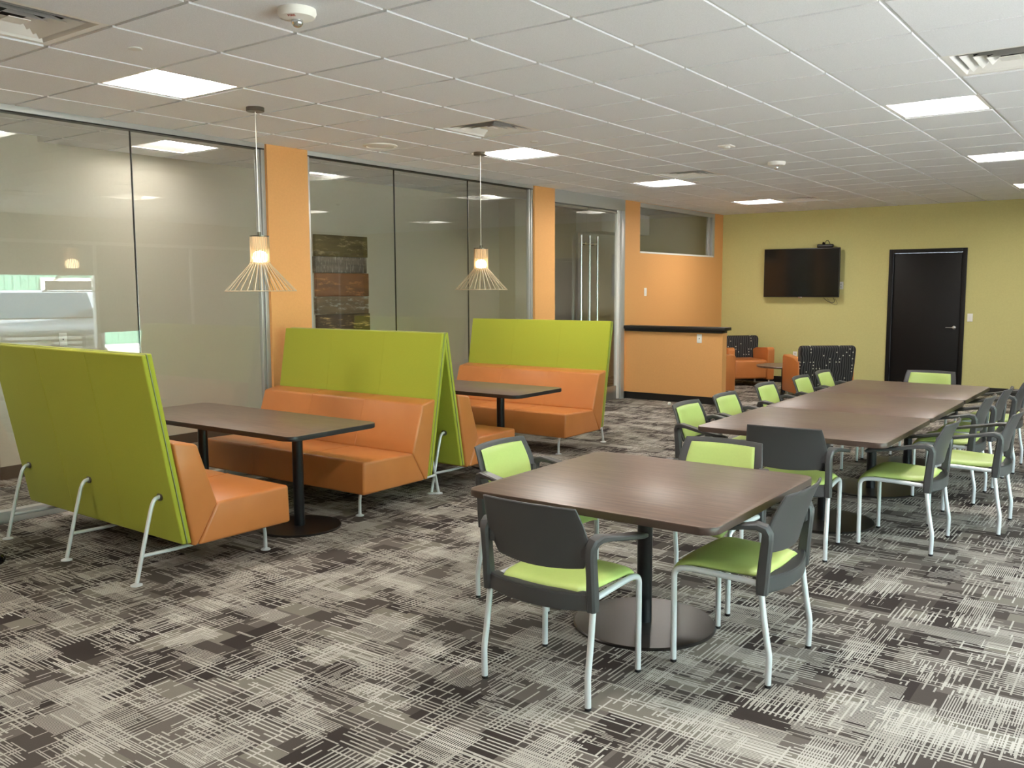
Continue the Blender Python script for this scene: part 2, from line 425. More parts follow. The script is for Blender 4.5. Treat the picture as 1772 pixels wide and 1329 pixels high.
# glass fronts
def glassfront(name, y0, y1, joints, left_post=True, right_post=True):
    e = sempty(name); XG = XL-0.045
    fr = [(XG-0.035, XG+0.035, y0, y1, 2.815, ZC+0.02), (XG-0.035, XG+0.035, y0, y1, 0, 0.085)]
    if left_post: fr.append((XG-0.03, XG+0.03, y0, y0+0.045, 0.085, 2.815))
    if right_post: fr += [(XG-0.03, XG+0.03, y1-0.04, y1, 0.085, 2.815), (XG-0.02, XG+0.02, y1-0.075, y1-0.045, 0.085, 2.815)]
    obj('window_frame', boxes(fr, 0.003), 'sill_metal', e)
    obj('head_dark_strip', B(XG-0.037, XG+0.0365, y0+0.01, y1-0.01, 2.812, 2.822), 'black_trim', e)  # solid black strip along the lower edge of the head channel
    ys = [y0+0.04]+joints+[y1-0.04]
    for a, b in zip(ys, ys[1:]):
        obj('glass_pane', B(XG-0.006, XG+0.006, a+0.002, b-0.002, 0.08, 2.82), 'glass', e, smooth=0)
    for j in joints:
        obj('joint_seal', B(XG-0.0065, XG+0.0065, j-0.0025, j+0.0025, 0.08, 2.82), 'black_trim', e)
        obj('glass_edge', B(XG-0.0066, XG+0.0068, j+0.0025, j+0.006, 0.08, 2.82), 'steel', e)
    return e
glassfront('window_1', 1.2, 5.207, [2.45, 3.965])
glassfront('window_2', 5.667, 9.285, [6.85, 8.04])
e = sempty('window_3'); XG = XL-0.04
obj('window_frame', boxes([(XG-0.04, XG+0.045, 12.03, 14.70, 2.79, 2.855), (XG-0.04, XG+0.045, 14.60, 14.70, 2.12, 2.79), (XG-0.02, XG+0.02, 14.5, 14.56, 2.14, 2.79), (XG-0.02, XG+0.02, 12.03, 12.045, 2.14, 2.79)], 0.003), 'sill_metal', e)
obj('window_sill', B(XG-0.04, XG+0.046, 12.03, 14.66, 2.12, 2.145), 'white_metal', e)
obj('glass_pane', B(XG-0.006, XG+0.006, 12.045, 14.6, 2.145, 2.79), 'glass', e, smooth=0)
# glass double doors
e = sempty('door_2'); XG = XL-0.045
obj('door_frame', boxes([(XG-0.05, XG+0.05, 9.734, 11.575, 2.70, ZC+0.02), (XG-0.05, XG+0.05, 11.47, 11.575, 0, 2.70), (XG-0.05, XG+0.035, 9.734, 9.77, 0, 2.70)], 0.004), 'sill_metal', e)
for a, b in ((9.775, 10.593), (10.603, 11.40)):
    lf = obj('glass_pane', B(XG-0.006, XG+0.006, a, b, 0.02, 2.68), 'glass', e, smooth=0)
    obj('bottom_rail', B(XG-0.022, XG+0.022, a, b, 0.01, 0.2, bev=0.003), 'aluminium', lf)
    obj('top_rail', B(XG-0.02, XG+0.02, a, b, 2.655, 2.69, bev=0.003), 'aluminium', lf)
obj('jamb_strip', boxes([(XG-0.025, XG+0.03, 11.402, 11.465, 0.01, 2.70)], 0.003), 'white_metal', e)
for y in (10.37, 10.585, 10.79):
    h = obj('pull_handle', TB([(XG+0.06, y, 0.35), (XG+0.06, y, 2.31)], 0.016, 14, 0), 'steel', e)
for z in (0.5, 2.2):
    for a, b in ((10.37, 10.58), (10.60, 10.79)):
        obj('handle_standoff', TB([(XG+0.06, a, z), (XG+0.06, b, z)], 0.009, 10, 0), 'steel', e)
        obj('handle_fixing', TB([(XG, (a+b)/2, z), (XG+0.065, (a+b)/2, z)], 0.02, 14, 0), 'steel', e)

# office behind the glass
struct('wall_office_back', boxes([(XO-0.1, XO, 0.9, YF, 0, 3.0), (XO, XO+0.3, 3.55, 4.02, 0, 3.0), (XO, XO+0.3, 11.02, 11.35, 0, 3.0)]), 'grey_paint')
struct('wall_office_side', boxes([(XO, XL-0.09, 0.9, 1.0, 0, 3.0), (XO+0.001, XL-0.13, YF-0.02, YF-0.001, 0, 3.0)]), 'grey_paint')
struct('trim_2', boxes([(XO, XO+0.5, 13.2, 14.9, 2.55, 2.90), (XO, XO+0.04, 13.2, 14.9, 0, 2.55)]), 'white_metal')  # added pale bulkhead and panel; their white stands in for a lit recess
struct('baseboard_office', boxes([(XO, XO+0.012, 4.02, 11.02, 0, 0.11), (XO, XO+0.312, 3.54, 4.03, 0, 0.11), (XO, XO+0.012, 1.0, 3.55, 0, 0.11), (XO, XO+0.312, 11.01, 11.36, 0, 0.11), (XO, XO+0.012, 11.36, 13.2, 0, 0.11)]), 'office_trim')
struct('wall_near_left', B(XL-0.1, XL, YB, 1.2, 0, ZC+0.1), 'orange_paint')
struct('wall_near', B(XL-0.1, XR+0.1, YB-0.15, YB, 0, ZC+0.1), 'right_paint')
struct('light_block_slab', B(-8.7, XR+0.3, YB-0.3, YF+0.3, 3.05, 3.25), 'grey_paint')  # unseen roof slab added to block light and shade the ground outside

# right wall: storefront windows
ms = [-2.94+1.92*k for k in range(10)]     # mullion lines, -2.94 ... 14.34
struct('wall_right', boxes([(XR, XR+0.15, YB, YF, 0, 0.12), (XR, XR+0.15, YB, YF, 2.45, ZC+0.1), (XR, XR+0.15, YB, ms[2]-0.03, 0.12, 2.45), (XR, XR+0.15, ms[-1], YF, 0.12, 2.45)]), 'right_paint')
for k, (a, b) in enumerate(zip(ms, ms[1:])):
    if k < 2: continue
    e = sempty('window_%d' % (2+k))
    obj('window_frame', boxes([(XR+0.02, XR+0.12, a-0.03, a+0.03, 0.12, 2.45), (XR+0.02, XR+0.12, a+0.03, b-0.03, 0.12, 0.18), (XR+0.02, XR+0.12, a+0.03, b-0.03, 2.39, 2.45)] + ([(XR+0.02, XR+0.12, b-0.03, b+0.03, 0.12, 2.45)] if b == ms[-1] else [])), 'white_metal', e)
    obj('glass_pane', B(XR+0.066, XR+0.074, a+0.03, b-0.03, 0.18, 2.39), 'glass', e, smooth=0)
    bot = 1.86 if k in (4, 5) else (0.86 if k == 6 else (0.2 if k > 6 else None))
    if bot: obj('roller_blind', B(XR+0.03, XR+0.033, a+0.035, b-0.035, bot, 2.39), 'blind', e)

# outdoors (seen only in the glass)
struct('ground', boxes([(XR+0.15, 45, -40, 40, -0.45, -0.29), (-30, XR+0.15, -40, YB-0.15, -0.45, -0.29)]), 'bounce_concrete')
t = thing('metal_building', 'long green metal-sided building across the parking lot, mirrored in the glass', 'building', (17, 12, -0.29))
obj('wall', B(0, 8, -22, 22, 0, 5.2), 'green_siding', t)
obj('roof', B(-0.3, 8.3, -22.3, 22.3, 5.2, 5.4), 'white_metal', t)
for y in (-9, -5, -1, 3, 7):
    wn_ = obj('window', B(-0.05, 0.02, y, y+1.6, 0.9, 2.2), 'truck_dark', t)
    obj('window_trim', boxes([(-0.08, 0.02, y-0.12, y, 0.8, 2.3), (-0.08, 0.02, y+1.6, y+1.72, 0.8, 2.3), (-0.08, 0.02, y, y+1.6, 2.2, 2.3)]), 'white_metal', wn_)
t = thing('pickup_truck', 'white pickup truck with chrome bar grille, parked nose-in outside, mirrored in the glass', 'truck', (3.2, 8.06, -0.29), 28)
bm = bmesh.new()
prism = [(0.05, 0.45), (0.0, 0.75), (0.02, 1.18), (0.25, 1.27), (1.25, 1.33), (1.75, 1.86), (1.95, 1.90), (3.2, 1.88), (3.3, 1.3), (5.2, 1.25), (5.25, 0.45)]
prism_x(bm, prism, -0.98, 0.98, 0.06, 3)
bmesh.ops.transform(bm, matrix=Matrix.Rotation(-pi/2, 4, 'Z'), verts=bm.verts)
obj('body', bm, 'truck_paint', t)
bm = bmesh.new(); a = [bm.verts.new(v) for v in ((1.27, -0.86, 1.36), (1.27, 0.86, 1.36), (1.70, 0.74, 1.83), (1.70, -0.74, 1.83))]
bm.faces.new(a); r_ = bmesh.ops.extrude_face_region(bm, geom=bm.faces[:]); bmesh.ops.translate(bm, verts=[v for v in r_['geom'] if isinstance(v, bmesh.types.BMVert)], vec=(-0.02, 0, 0.02))
obj('windshield', bm, 'truck_glass', t)
g = obj('grille', B(-0.03, 0.05, -0.62, 0.62, 0.82, 1.12, bev=0.01), 'truck_dark', t)
for z in (0.87, 0.96, 1.05): obj('grille_bar', B(-0.055, 0.0, -0.6, 0.6, z-0.025, z+0.025, bev=0.01), 'white_metal', g)
bm = bmesh.new(); lathe(bm, [(0.11, 0), (0.11, 0.02), (0, 0.025)], n=28)
bmesh.ops.transform(bm, matrix=Matrix.Translation((-0.055, 0, 0.96)) @ Matrix.Rotation(-pi/2, 4, 'Y') @ Matrix.Diagonal((0.5, 1.1, 1, 1)), verts=bm.verts)
obj('emblem', bm, 'chrome', g)
for s in (-1, 1):
    obj('headlight', B(-0.02, 0.15, min(s*0.66, s*0.94), max(s*0.66, s*0.94), 0.85, 1.1, bev=0.02), 'chrome', t)
    for x in (0.95, 4.2):
        bm = bmesh.new(); lathe(bm, [(0.0, -0.12), (0.36, -0.12), (0.4, -0.09), (0.4, 0.09), (0.36, 0.12), (0, 0.12)], n=28)
        bmesh.ops.transform(bm, matrix=Matrix.Translation((x, s*0.86, 0.4)) @ Matrix.Rotation(pi/2, 4, 'X'), verts=bm.verts)
        obj('wheel', bm, 'truck_dark', t)
obj('bumper', B(-0.12, 0.1, -0.95, 0.95, 0.45, 0.68, bev=0.03), 'chrome', t)

# ------------------------------------------------------------------ ceiling fixtures
def troffer(bm_h=0):
    h = T/2-0.004
    t = thing('ceiling_light', '', 'ceiling light')
    bm = bmesh.new()   # frame
    for a in ((-h, h, -h, -h+0.02), (-h, h, h-0.02, h), (-h, -h+0.02, -h+0.02, h-0.02), (h-0.02, h, -h+0.02, h-0.02)): box(bm, *a, -0.004, 0.012)
    obj('frame', bm, 'white_metal', t)
    bm = bmesh.new()   # housing with sloped pans
    zt = 0.075; k = h-0.02; c = 0.13
    for s in (-1, 1):
        q = [bm.verts.new(v) for v in ((s*k, -k, 0.004), (s*k, k, 0.004), (s*c, k, zt), (s*c, -k, zt))]; bm.faces.new(q)
        q = [bm.verts.new(v) for v in ((-k, s*k, 0.004), (k, s*k, 0.004), (k, s*(k+0.001), zt+0.01), (-k, s*(k+0.001), zt+0.01))]; bm.faces.new(q)
    box(bm, -k, k, -k, k, zt+0.012, zt+0.02)
    obj('reflector', bm, 'white_metal', t)
    bm = bmesh.new(); n = 10; ring = []
    for i in range(n+1):
        a = i/n; x = -c+2*c*a; z = zt-0.045*sin(pi*a)
        ring.append([bm.verts.new((x, y, z)) for y in (-k+0.002, k-0.002)])
    for a, b in zip(ring, ring[1:]): bm.faces.new([a[0], a[1], b[1], b[0]])
    for e_ in (0, 1): bm.faces.new([r[e_] for r in ring])
    obj('lens', bm, 'lens', t)
    return t
L0 = troffer()
lab = {(-1, -1): 'recessed square ceiling light at upper left, nearest the first hanging lamp', (-1, 5): 'recessed square ceiling light beside the canopy of the farther hanging lamp',
       (-1, 10): 'recessed square ceiling light in front of the glass double doors', (-1, 15): 'recessed square ceiling light nearest the corner of orange and green walls',
       (5, 5): 'recessed square ceiling light at upper right above the long table', (5, 10): 'recessed square ceiling light at right edge, second of the right row',
       (5, 15): 'recessed square ceiling light just clipped by the right edge, farthest of the right row', (5, -1): 'recessed square ceiling light above the camera, near square table',
       (-1, -7): 'recessed square ceiling light behind the camera on the left', (5, -7): 'recessed square ceiling light behind the camera on the right'}
for n, (i, j) in enumerate(lights):
    loc = (GX+(i+0.5)*T, GY+(j+0.5)*T, ZC)
    if n == 0: L0.location = loc; L0['label'] = lab[(i, j)]; L0['group'] = 'recessed ceiling lights'
    else: dup(L0, loc, 0, lab[(i, j)], 'recessed ceiling lights')
o = dup(L0, (GX-0.13-4.5*T, GY-0.1+2.5*T, 2.94), 0, 'recessed square ceiling light inside the glazed office on the left', 'recessed ceiling lights')
office_fill = dup(L0, (GX-0.13-4.5*T, GY-0.1-2.5*T, 2.94), 0, 'unseen square fill light added inside the office, left of the picture edge', 'recessed ceiling lights')  # extra lamp out of view, added to brighten the office wall
me = None
for q in (o, office_fill):
    for c in q.children:
        if c.name.startswith('lens'):
            if me is None: me = c.data.copy(); me.materials[0] = M['lens_office']
            c.data = me

def diffuser():
    t = thing('ceiling_vent', '', 'vent'); h = T/2-0.004
    bm = bmesh.new()
    def sq(bm, a, za, b, zb):
        A = [bm.verts.new((x*a, y*a, za)) for x, y in ((-1, -1), (1, -1), (1, 1), (-1, 1))]
        D = [bm.verts.new((x*b, y*b, zb)) for x, y in ((-1, -1), (1, -1), (1, 1), (-1, 1))]
        for k in range(4): bm.faces.new([A[k], A[(k+1) % 4], D[(k+1) % 4], D[k]])
    sq(bm, h, -0.004, h-0.035, -0.004); sq(bm, h-0.035, -0.004, h-0.055, 0.03); sq(bm, h, -0.004, h, 0.012)
    obj('frame', bm, 'white_metal', t, smooth=0)
    for a in (0.225, 0.165, 0.105):
        bm = bmesh.new(); sq(bm, a, -0.001, a-0.045, 0.028); sq(bm, a-0.002, 0.001, a-0.047, 0.030); obj('louvre', bm, 'white_metal', t, smooth=0)
    obj('centre_plate', B(-0.05, 0.05, -0.05, 0.05, 0.0, 0.004), 'white_metal', t)
    obj('duct', B(-h+0.05, h-0.05, -h+0.05, h-0.05, 0.07, 0.08), 'vent_dark', t)
    return t
V0 = diffuser()
vl = ['square air vent at upper left corner of the ceiling', 'square air vent on the ceiling between the two hanging lamps', 'square air vent on ceiling beside light near glass doors', 'square air vent on ceiling farthest back near the green wall', 'square air vent at upper right edge of the ceiling']
for n, (i, j) in enumerate(vents):
    loc = (GX+(i+0.5)*T, GY+(j+0.5)*T, ZC)
    if n == 0: V0.location = loc; V0['label'] = vl[0]; V0['group'] = 'square ceiling vents'
    else: dup(V0, loc, 0, vl[n], 'square ceiling vents')

ZT = ZC-0.010
def strobe():
    t = thing('fire_alarm_strobe', '', 'fire alarm')
    bm = bmesh.new(); lathe(bm, [(0.085, 0), (0.087, -0.018), (0.078, -0.036), (0.045, -0.046), (0.0, -0.047)], n=36)
    obj('housing', bm, 'white_plastic', t)
    bm = bmesh.new(); lathe(bm, [(0.026, -0.044), (0.027, -0.056), (0.0245, -0.065), (0.018, -0.073), (0.009, -0.077), (0, -0.078)], n=24); obj('lens', bm, 'chrome', t)
    # red lettering on the rim facing the room
    txt = bpy.data.curves.new('lettering', 'FONT'); txt.body = 'FIRE'; txt.size = 0.02; txt.align_x = 'CENTER'; txt.extrude = 0.0004
    to = bpy.data.objects.new('lettering', txt); C.objects.link(to)
    dg = bpy.context.evaluated_depsgraph_get(); me = bpy.data.meshes.new_from_object(to.evaluated_get(dg)); bpy.data.objects.remove(to)
    me.materials.clear(); me.materials.append(M['red']); lo = bpy.data.objects.new('lettering', me); C.objects.link(lo); lo.parent = t
    lo.matrix_local = Matrix.Rotation(radians(28), 4, 'Z') @ Matrix.Translation((0, -0.060, -0.0450)) @ Matrix.Rotation(radians(162), 4, 'X') @ Matrix.Diagonal((1, 1, 1, 1))
    return t
M['red'] = mat('red', lin(170, 40, 35), 0.6)
s0 = strobe(); s0.location = (-3.27, 2.84, ZT); s0['label'] = 'round white fire alarm with clear strobe at top edge, nearest the viewer'; s0['group'] = 'ceiling fire alarms'
dup(s0, (-3.32, 9.05, ZT), 0, 'round white fire alarm with clear strobe, farther back toward green wall', 'ceiling fire alarms')
t = thing('ceiling_speaker', 'round white flush ceiling speaker left of the farther hanging lamp', 'speaker', (-5.72, 5.87, ZT))
bm = bmesh.new(); lathe(bm, [(0.15, 0), (0.15, -0.008), (0.12, -0.014), (0.115, -0.008)], n=40, cap=False); obj('rim', bm, 'white_plastic', t)
bm = bmesh.new(); lathe(bm, [(0.118, -0.006), (0.06, -0.009), (0, -0.01)], n=40); obj('grille', bm, 'white_metal', t)
t = thing('occupancy_sensor', 'small white square ceiling sensor beside the farther fire alarm', 'sensor', (-3.30, 7.74, ZT))
obj('housing', B(-0.06, 0.06, -0.06, 0.06, -0.012, 0, bev=0.005), 'white_plastic', t); 
bm = bmesh.new(); lathe(bm, [(0.035, -0.012), (0.03, -0.026), (0, -0.03)], n=24); obj('lens', bm, 'white_plastic', t)
c0 = None
for x, y, l in ((-4.45, 2.77, 'small flat round sprinkler cap above the upper left ceiling light'), (-4.53, 6.52, 'small flat round sprinkler cap between middle vent and its ceiling light'), (-4.67, 10.09, 'small flat round sprinkler cap near the ceiling light before glass doors'), (-3.3, 4.9, 'small flat round sprinkler cap above the square table'), (-4.6, 13.7, 'small flat round sprinkler cap nearest the green wall')):
    if l.find('above the square') > 0: continue
    if c0 is None:
        bm = bmesh.new(); lathe(bm, [(0.034, 0), (0.036, -0.004), (0.034, -0.007), (0, -0.008)], n=24)
        c0 = obj('sprinkler_cap', bm, 'grid_white'); tag(c0, l, 'sprinkler cap', 'sprinkler caps'); c0.location = (x, y, ZT)
    else: dup(c0, (x, y, ZT), 0, l, 'sprinkler caps')

# pendants
def pendant():
    t = thing('pendant_lamp', '', 'hanging lamp')
    bm = bmesh.new(); lathe(bm, [(0.0, 0), (0.062, 0), (0.062, -0.028), (0.058, -0.032), (0, -0.032)], n=32); obj('canopy', bm, 'nickel', t)
    obj('cord', TB([(0, 0, -0.03), (0, 0, -0.885)], 0.0028, 8, 0), 'cord', t)
    zt, zm, zb, r1, r2 = 1.985-ZC, 1.80-ZC, 1.603-ZC, 0.066, 0.245
    bm = bmesh.new(); lathe(bm, [(0, zt+0.006), (r1+0.002, zt+0.004), (r1+0.002, zt-0.004), (r1-0.004, zt-0.004), (0.012, zt-0.002)], n=32, cap=False)
    lathe(bm, [(0.014, zt+0.03), (0.014, zt-0.06), (0, zt-0.06)], n=16)
    obj('top_cap', bm, 'nickel', t)
    bm = bmesh.new(); lathe(bm, [(0.0, zm+0.085), (0.03, zm+0.08), (0.05, zm+0.06), (0.052, zm+0.03), (0.045, zm+0.008), (0, zm+0.002)], n=24); obj('bulb', bm, 'bulb', t)
    bm = bmesh.new(); lathe(bm, [(0.05, zm+0.095), (0.05, zt-0.006)], n=32, cap=False); obj('inner_diffuser', bm, 'diffuser', t)
    N = 30
    for k in range(N):
        a = 2*pi*k/N; ca, sa = cos(a), sin(a)
        bm = bmesh.new(); strap(bm, [((r1*ca, r1*sa, zt), 0.0030, 0.0014), ((r1*ca, r1*sa, zm+0.02), 0.0030, 0.0014), ((r1*1.04*ca, r1*1.04*sa, zm), 0.0028, 0.0014), ((r1*1.25*ca, r1*1.25*sa, zm-0.02), 0.0026, 0.0014), ((r2*ca, r2*sa, zb), 0.0024, 0.0014)], (-sa, ca, 0))
        obj('slat', bm, 'shade_wood', t)
    bm = bmesh.new()
    P = [(r2*cos(2*pi*k/48), r2*sin(2*pi*k/48), zb) for k in range(49)]; tube(bm, P, 0.0028, 8, 0)
    obj('rim_ring', bm, 'shade_wood', t)
    bm = bmesh.new(); P = [((r1+.003)*cos(2*pi*k/32), (r1+.003)*sin(2*pi*k/32), zm) for k in range(33)]; tube(bm, P, 0.002, 6, 0); obj('neck_ring', bm, 'shade_wood', t)
    return t
p0 = pendant(); p0.location = (-5.225, 4.14, ZC-0.006); p0['label'] = 'slatted cone hanging lamp over the nearer booth table'; p0['group'] = 'slatted pendant lamps'
dup(p0, (-5.28, 6.73, ZC-0.006), 5, 'slatted cone hanging lamp over the farther booth table', 'slatted pendant lamps')

# ------------------------------------------------------------------ booth benches
def bench():
    """faces +y, rear feet at y=0, right end x=0, left end x=-L"""
    L = 1.80; t = thing('booth_bench', '', 'bench')
    bm = bmesh.new()
    prism_x(bm, [(0.022, 1.262), (0.050, 1.270), (0.243, 0.198), (0.215, 0.200)], -L, 0, 0.008, 3)
    prism_x(bm, [(0.052, 1.270), (0.083, 1.272), (0.272, 0.196), (0.245, 0.198)], -L, 0, 0.008, 3)
    p = obj('back_panel', bm, 'green_fabric', t)
    bm = bmesh.new(); tube(bm, [(0.0005, 0.244, 0.206), (0.0005, 0.0515, 1.268), (-L-0.0005, 0.0515, 1.268), (-L-0.0005, 0.244, 0.206)], 0.0028, 6, 0)
    obj('piping', bm, 'seam_grey', p)
    for x in (-L/3, -2*L/3):
        bm = bmesh.new(); tube(bm, [(x, 0.0215, 1.258), (x, 0.2145, 0.205)], 0.0012, 6, 0); tube(bm, [(x, 0.0835, 1.268), (x, 0.18, 0.73)], 0.0012, 6, 0); obj('panel_seam', bm, 'green_fabric', p)
    bm = bmesh.new(); prism_x(bm, [(0.176, 0.778), (0.325, 0.752), (0.443, 0.40), (0.306, 0.178), (0.278, 0.178)], -L-0.01, 0.01, 0.016, 4)
    b = obj('backrest_cushion', bm, 'orange_leather', t)
    bm = bmesh.new(); prism_x(bm, [(0.440, 0.402), (0.945, 0.412), (0.952, 0.178), (0.309, 0.178)], -L-0.012, 0.012, 0.018, 4)
    s = obj('seat_cushion', bm, 'orange_leather', t)
    for x in (-L/3, -2*L/3):
        bm = bmesh.new(); tube(bm, [(x, 0.177, 0.776), (x, 0.325, 0.7535), (x, 0.441, 0.405)], 0.002, 6, 0); obj('cushion_seam', bm, 'orange_leather', b)
        bm = bmesh.new(); tube(bm, [(x, 0.45, 0.402), (x, 0.945, 0.4125), (x, 0.953, 0.18)], 0.002, 6, 0); obj('cushion_seam', bm, 'orange_leather', s)
    for x in (-0.125, -L/2, -L+0.125):
        bm = bmesh.new()
        tube(bm, [(x, 0.20, 0.455), (x, 0.165, 0.468), (x, 0.125, 0.455), (x, 0.095, 0.36), (x, 0.005, 0.012)], 0.0115, 12, 2)
        lg = obj('rear_leg', bm, 'leg_silver', t)
        bm = bmesh.new(); lathe(bm, [(0, 0.0), (0.032, 0), (0.032, 0.005), (0.012, 0.014), (0, 0.014)], x, 0.003, 20); obj('foot', bm, 'leg_silver', lg)
        bm = bmesh.new(); lathe(bm, [(0.026, -0.006), (0.026, 0.004), (0.012, 0.005)], n=24)
        bmesh.ops.transform(bm, matrix=Matrix.Translation((x, 0.166, 0.468)) @ Matrix.Rotation(radians(80), 4, 'X'), verts=bm.verts); obj('grommet', bm, 'nickel', lg)
        bm = bmesh.new(); tube(bm, [(x, 0.043, 0.155), (x, 0.30, 0.148), (x, 0.70, 0.165)], 0.0105, 12, 1); obj('cross_bar', bm, 'leg_silver', lg)
        if x != -L/2:
            bm = bmesh.new(); tube(bm, [(x, 0.80, 0.172), (x, 0.835, 0.165), (x, 0.858, 0.14), (x, 0.86, 0.012)], 0.0115, 12, 2)
            lg = obj('front_leg', bm, 'leg_silver', t)
            bm = bmesh.new(); lathe(bm, [(0, 0.0), (0.03, 0), (0.03, 0.005), (0.012, 0.014), (0, 0.014)], x, 0.86, 20); obj('foot', bm, 'leg_silver', lg)
    return t
GB = 'high-backed booth benches'
b0 = bench(); b0.location = (-4.375, 2.655, 0); b0.rotation_euler = (0, 0, radians(-1.4)); b0['group'] = GB
b0['label'] = 'orange booth bench nearest the viewer, its green back panel turned to us'
# benches facing -y: rotate 180, right end becomes x + L
dup(b0, (-4.485-1.80, 5.314, 0), 180, 'orange booth bench with green back, facing us across the nearer booth table', GB)
dup(b0, (-4.53, 5.274, 0), 0, 'orange booth bench standing back to back behind the middle bench', GB)
dup(b0, (-4.65-1.79, 8.13, 0), 180, 'orange booth bench with green back, farthest, facing us behind the farther booth table', GB)

# ------------------------------------------------------------------ tables
def table(name, w, d, posts, label, loc, group, r=0.06, zt=0.708, post=0.036, base_r=0.34):
    t = thing(name, label, 'table', loc, 0, group)
    bm = bmesh.new(); slab(bm, rrect(w/2, d/2, r), zt-0.003, zt, 0.0012); top = obj('tabletop', bm, 'table_laminate', t)
    bm = bmesh.new(); slab(bm, rrect(w/2+0.001, d/2+0.001, r), zt-0.032, zt-0.0025, 0.005); obj('edge_band', bm, 'table_edge_dark' if name == 'booth_table' else 'table_edge', top)
    for x, y in posts:
        bm = bmesh.new(); lathe(bm, [(post, 0.012), (post, zt-0.034)], x, y, 28); obj('pedestal', bm, 'pedestal', t)
        bm = bmesh.new(); lathe(bm, [(0, 0), (base_r, 0), (base_r, 0.008), (base_r-0.006, 0.013), (0, 0.015)], x, y, 64); obj('base_disc', bm, 'disc', t)
        obj('mounting_plate', B(x-0.2, x+0.2, y-0.2, y+0.2, zt-0.042, zt-0.032), 'pedestal', t)
    return t
table('square_table', 1.195, 1.18, [(-0.035, 0.07)], 'square dark wood table in front, four green chairs around it', (-1.945, 3.705, 0), None)
GL = 'tables joined into the long table'
for n, (y, l) in enumerate(((6.035, 'nearest of three joined dark tables forming the long table'), (7.255, 'middle of three joined dark tables forming the long table'), (8.475, 'farthest of three joined dark tables forming the long table'))):
    table('square_table', 1.18, 1.218, [(0.01, 0.17)], l, (-1.895, y, 0), GL, r=0.05)
table('booth_table', 1.93, 0.76, [(0.55, 0.02), (-0.62, 0.1)], 'long dark wood booth table under the nearer hanging lamp', (-5.28, 3.985, 0), 'booth tables', r=0.07, base_r=0.28)
table('booth_table', 1.90, 0.74, [(0.48, 0.03), (-0.55, 0.06)], 'long dark wood booth table under the farther hanging lamp', (-5.39, 6.50, 0), 'booth tables', r=0.07, base_r=0.28)

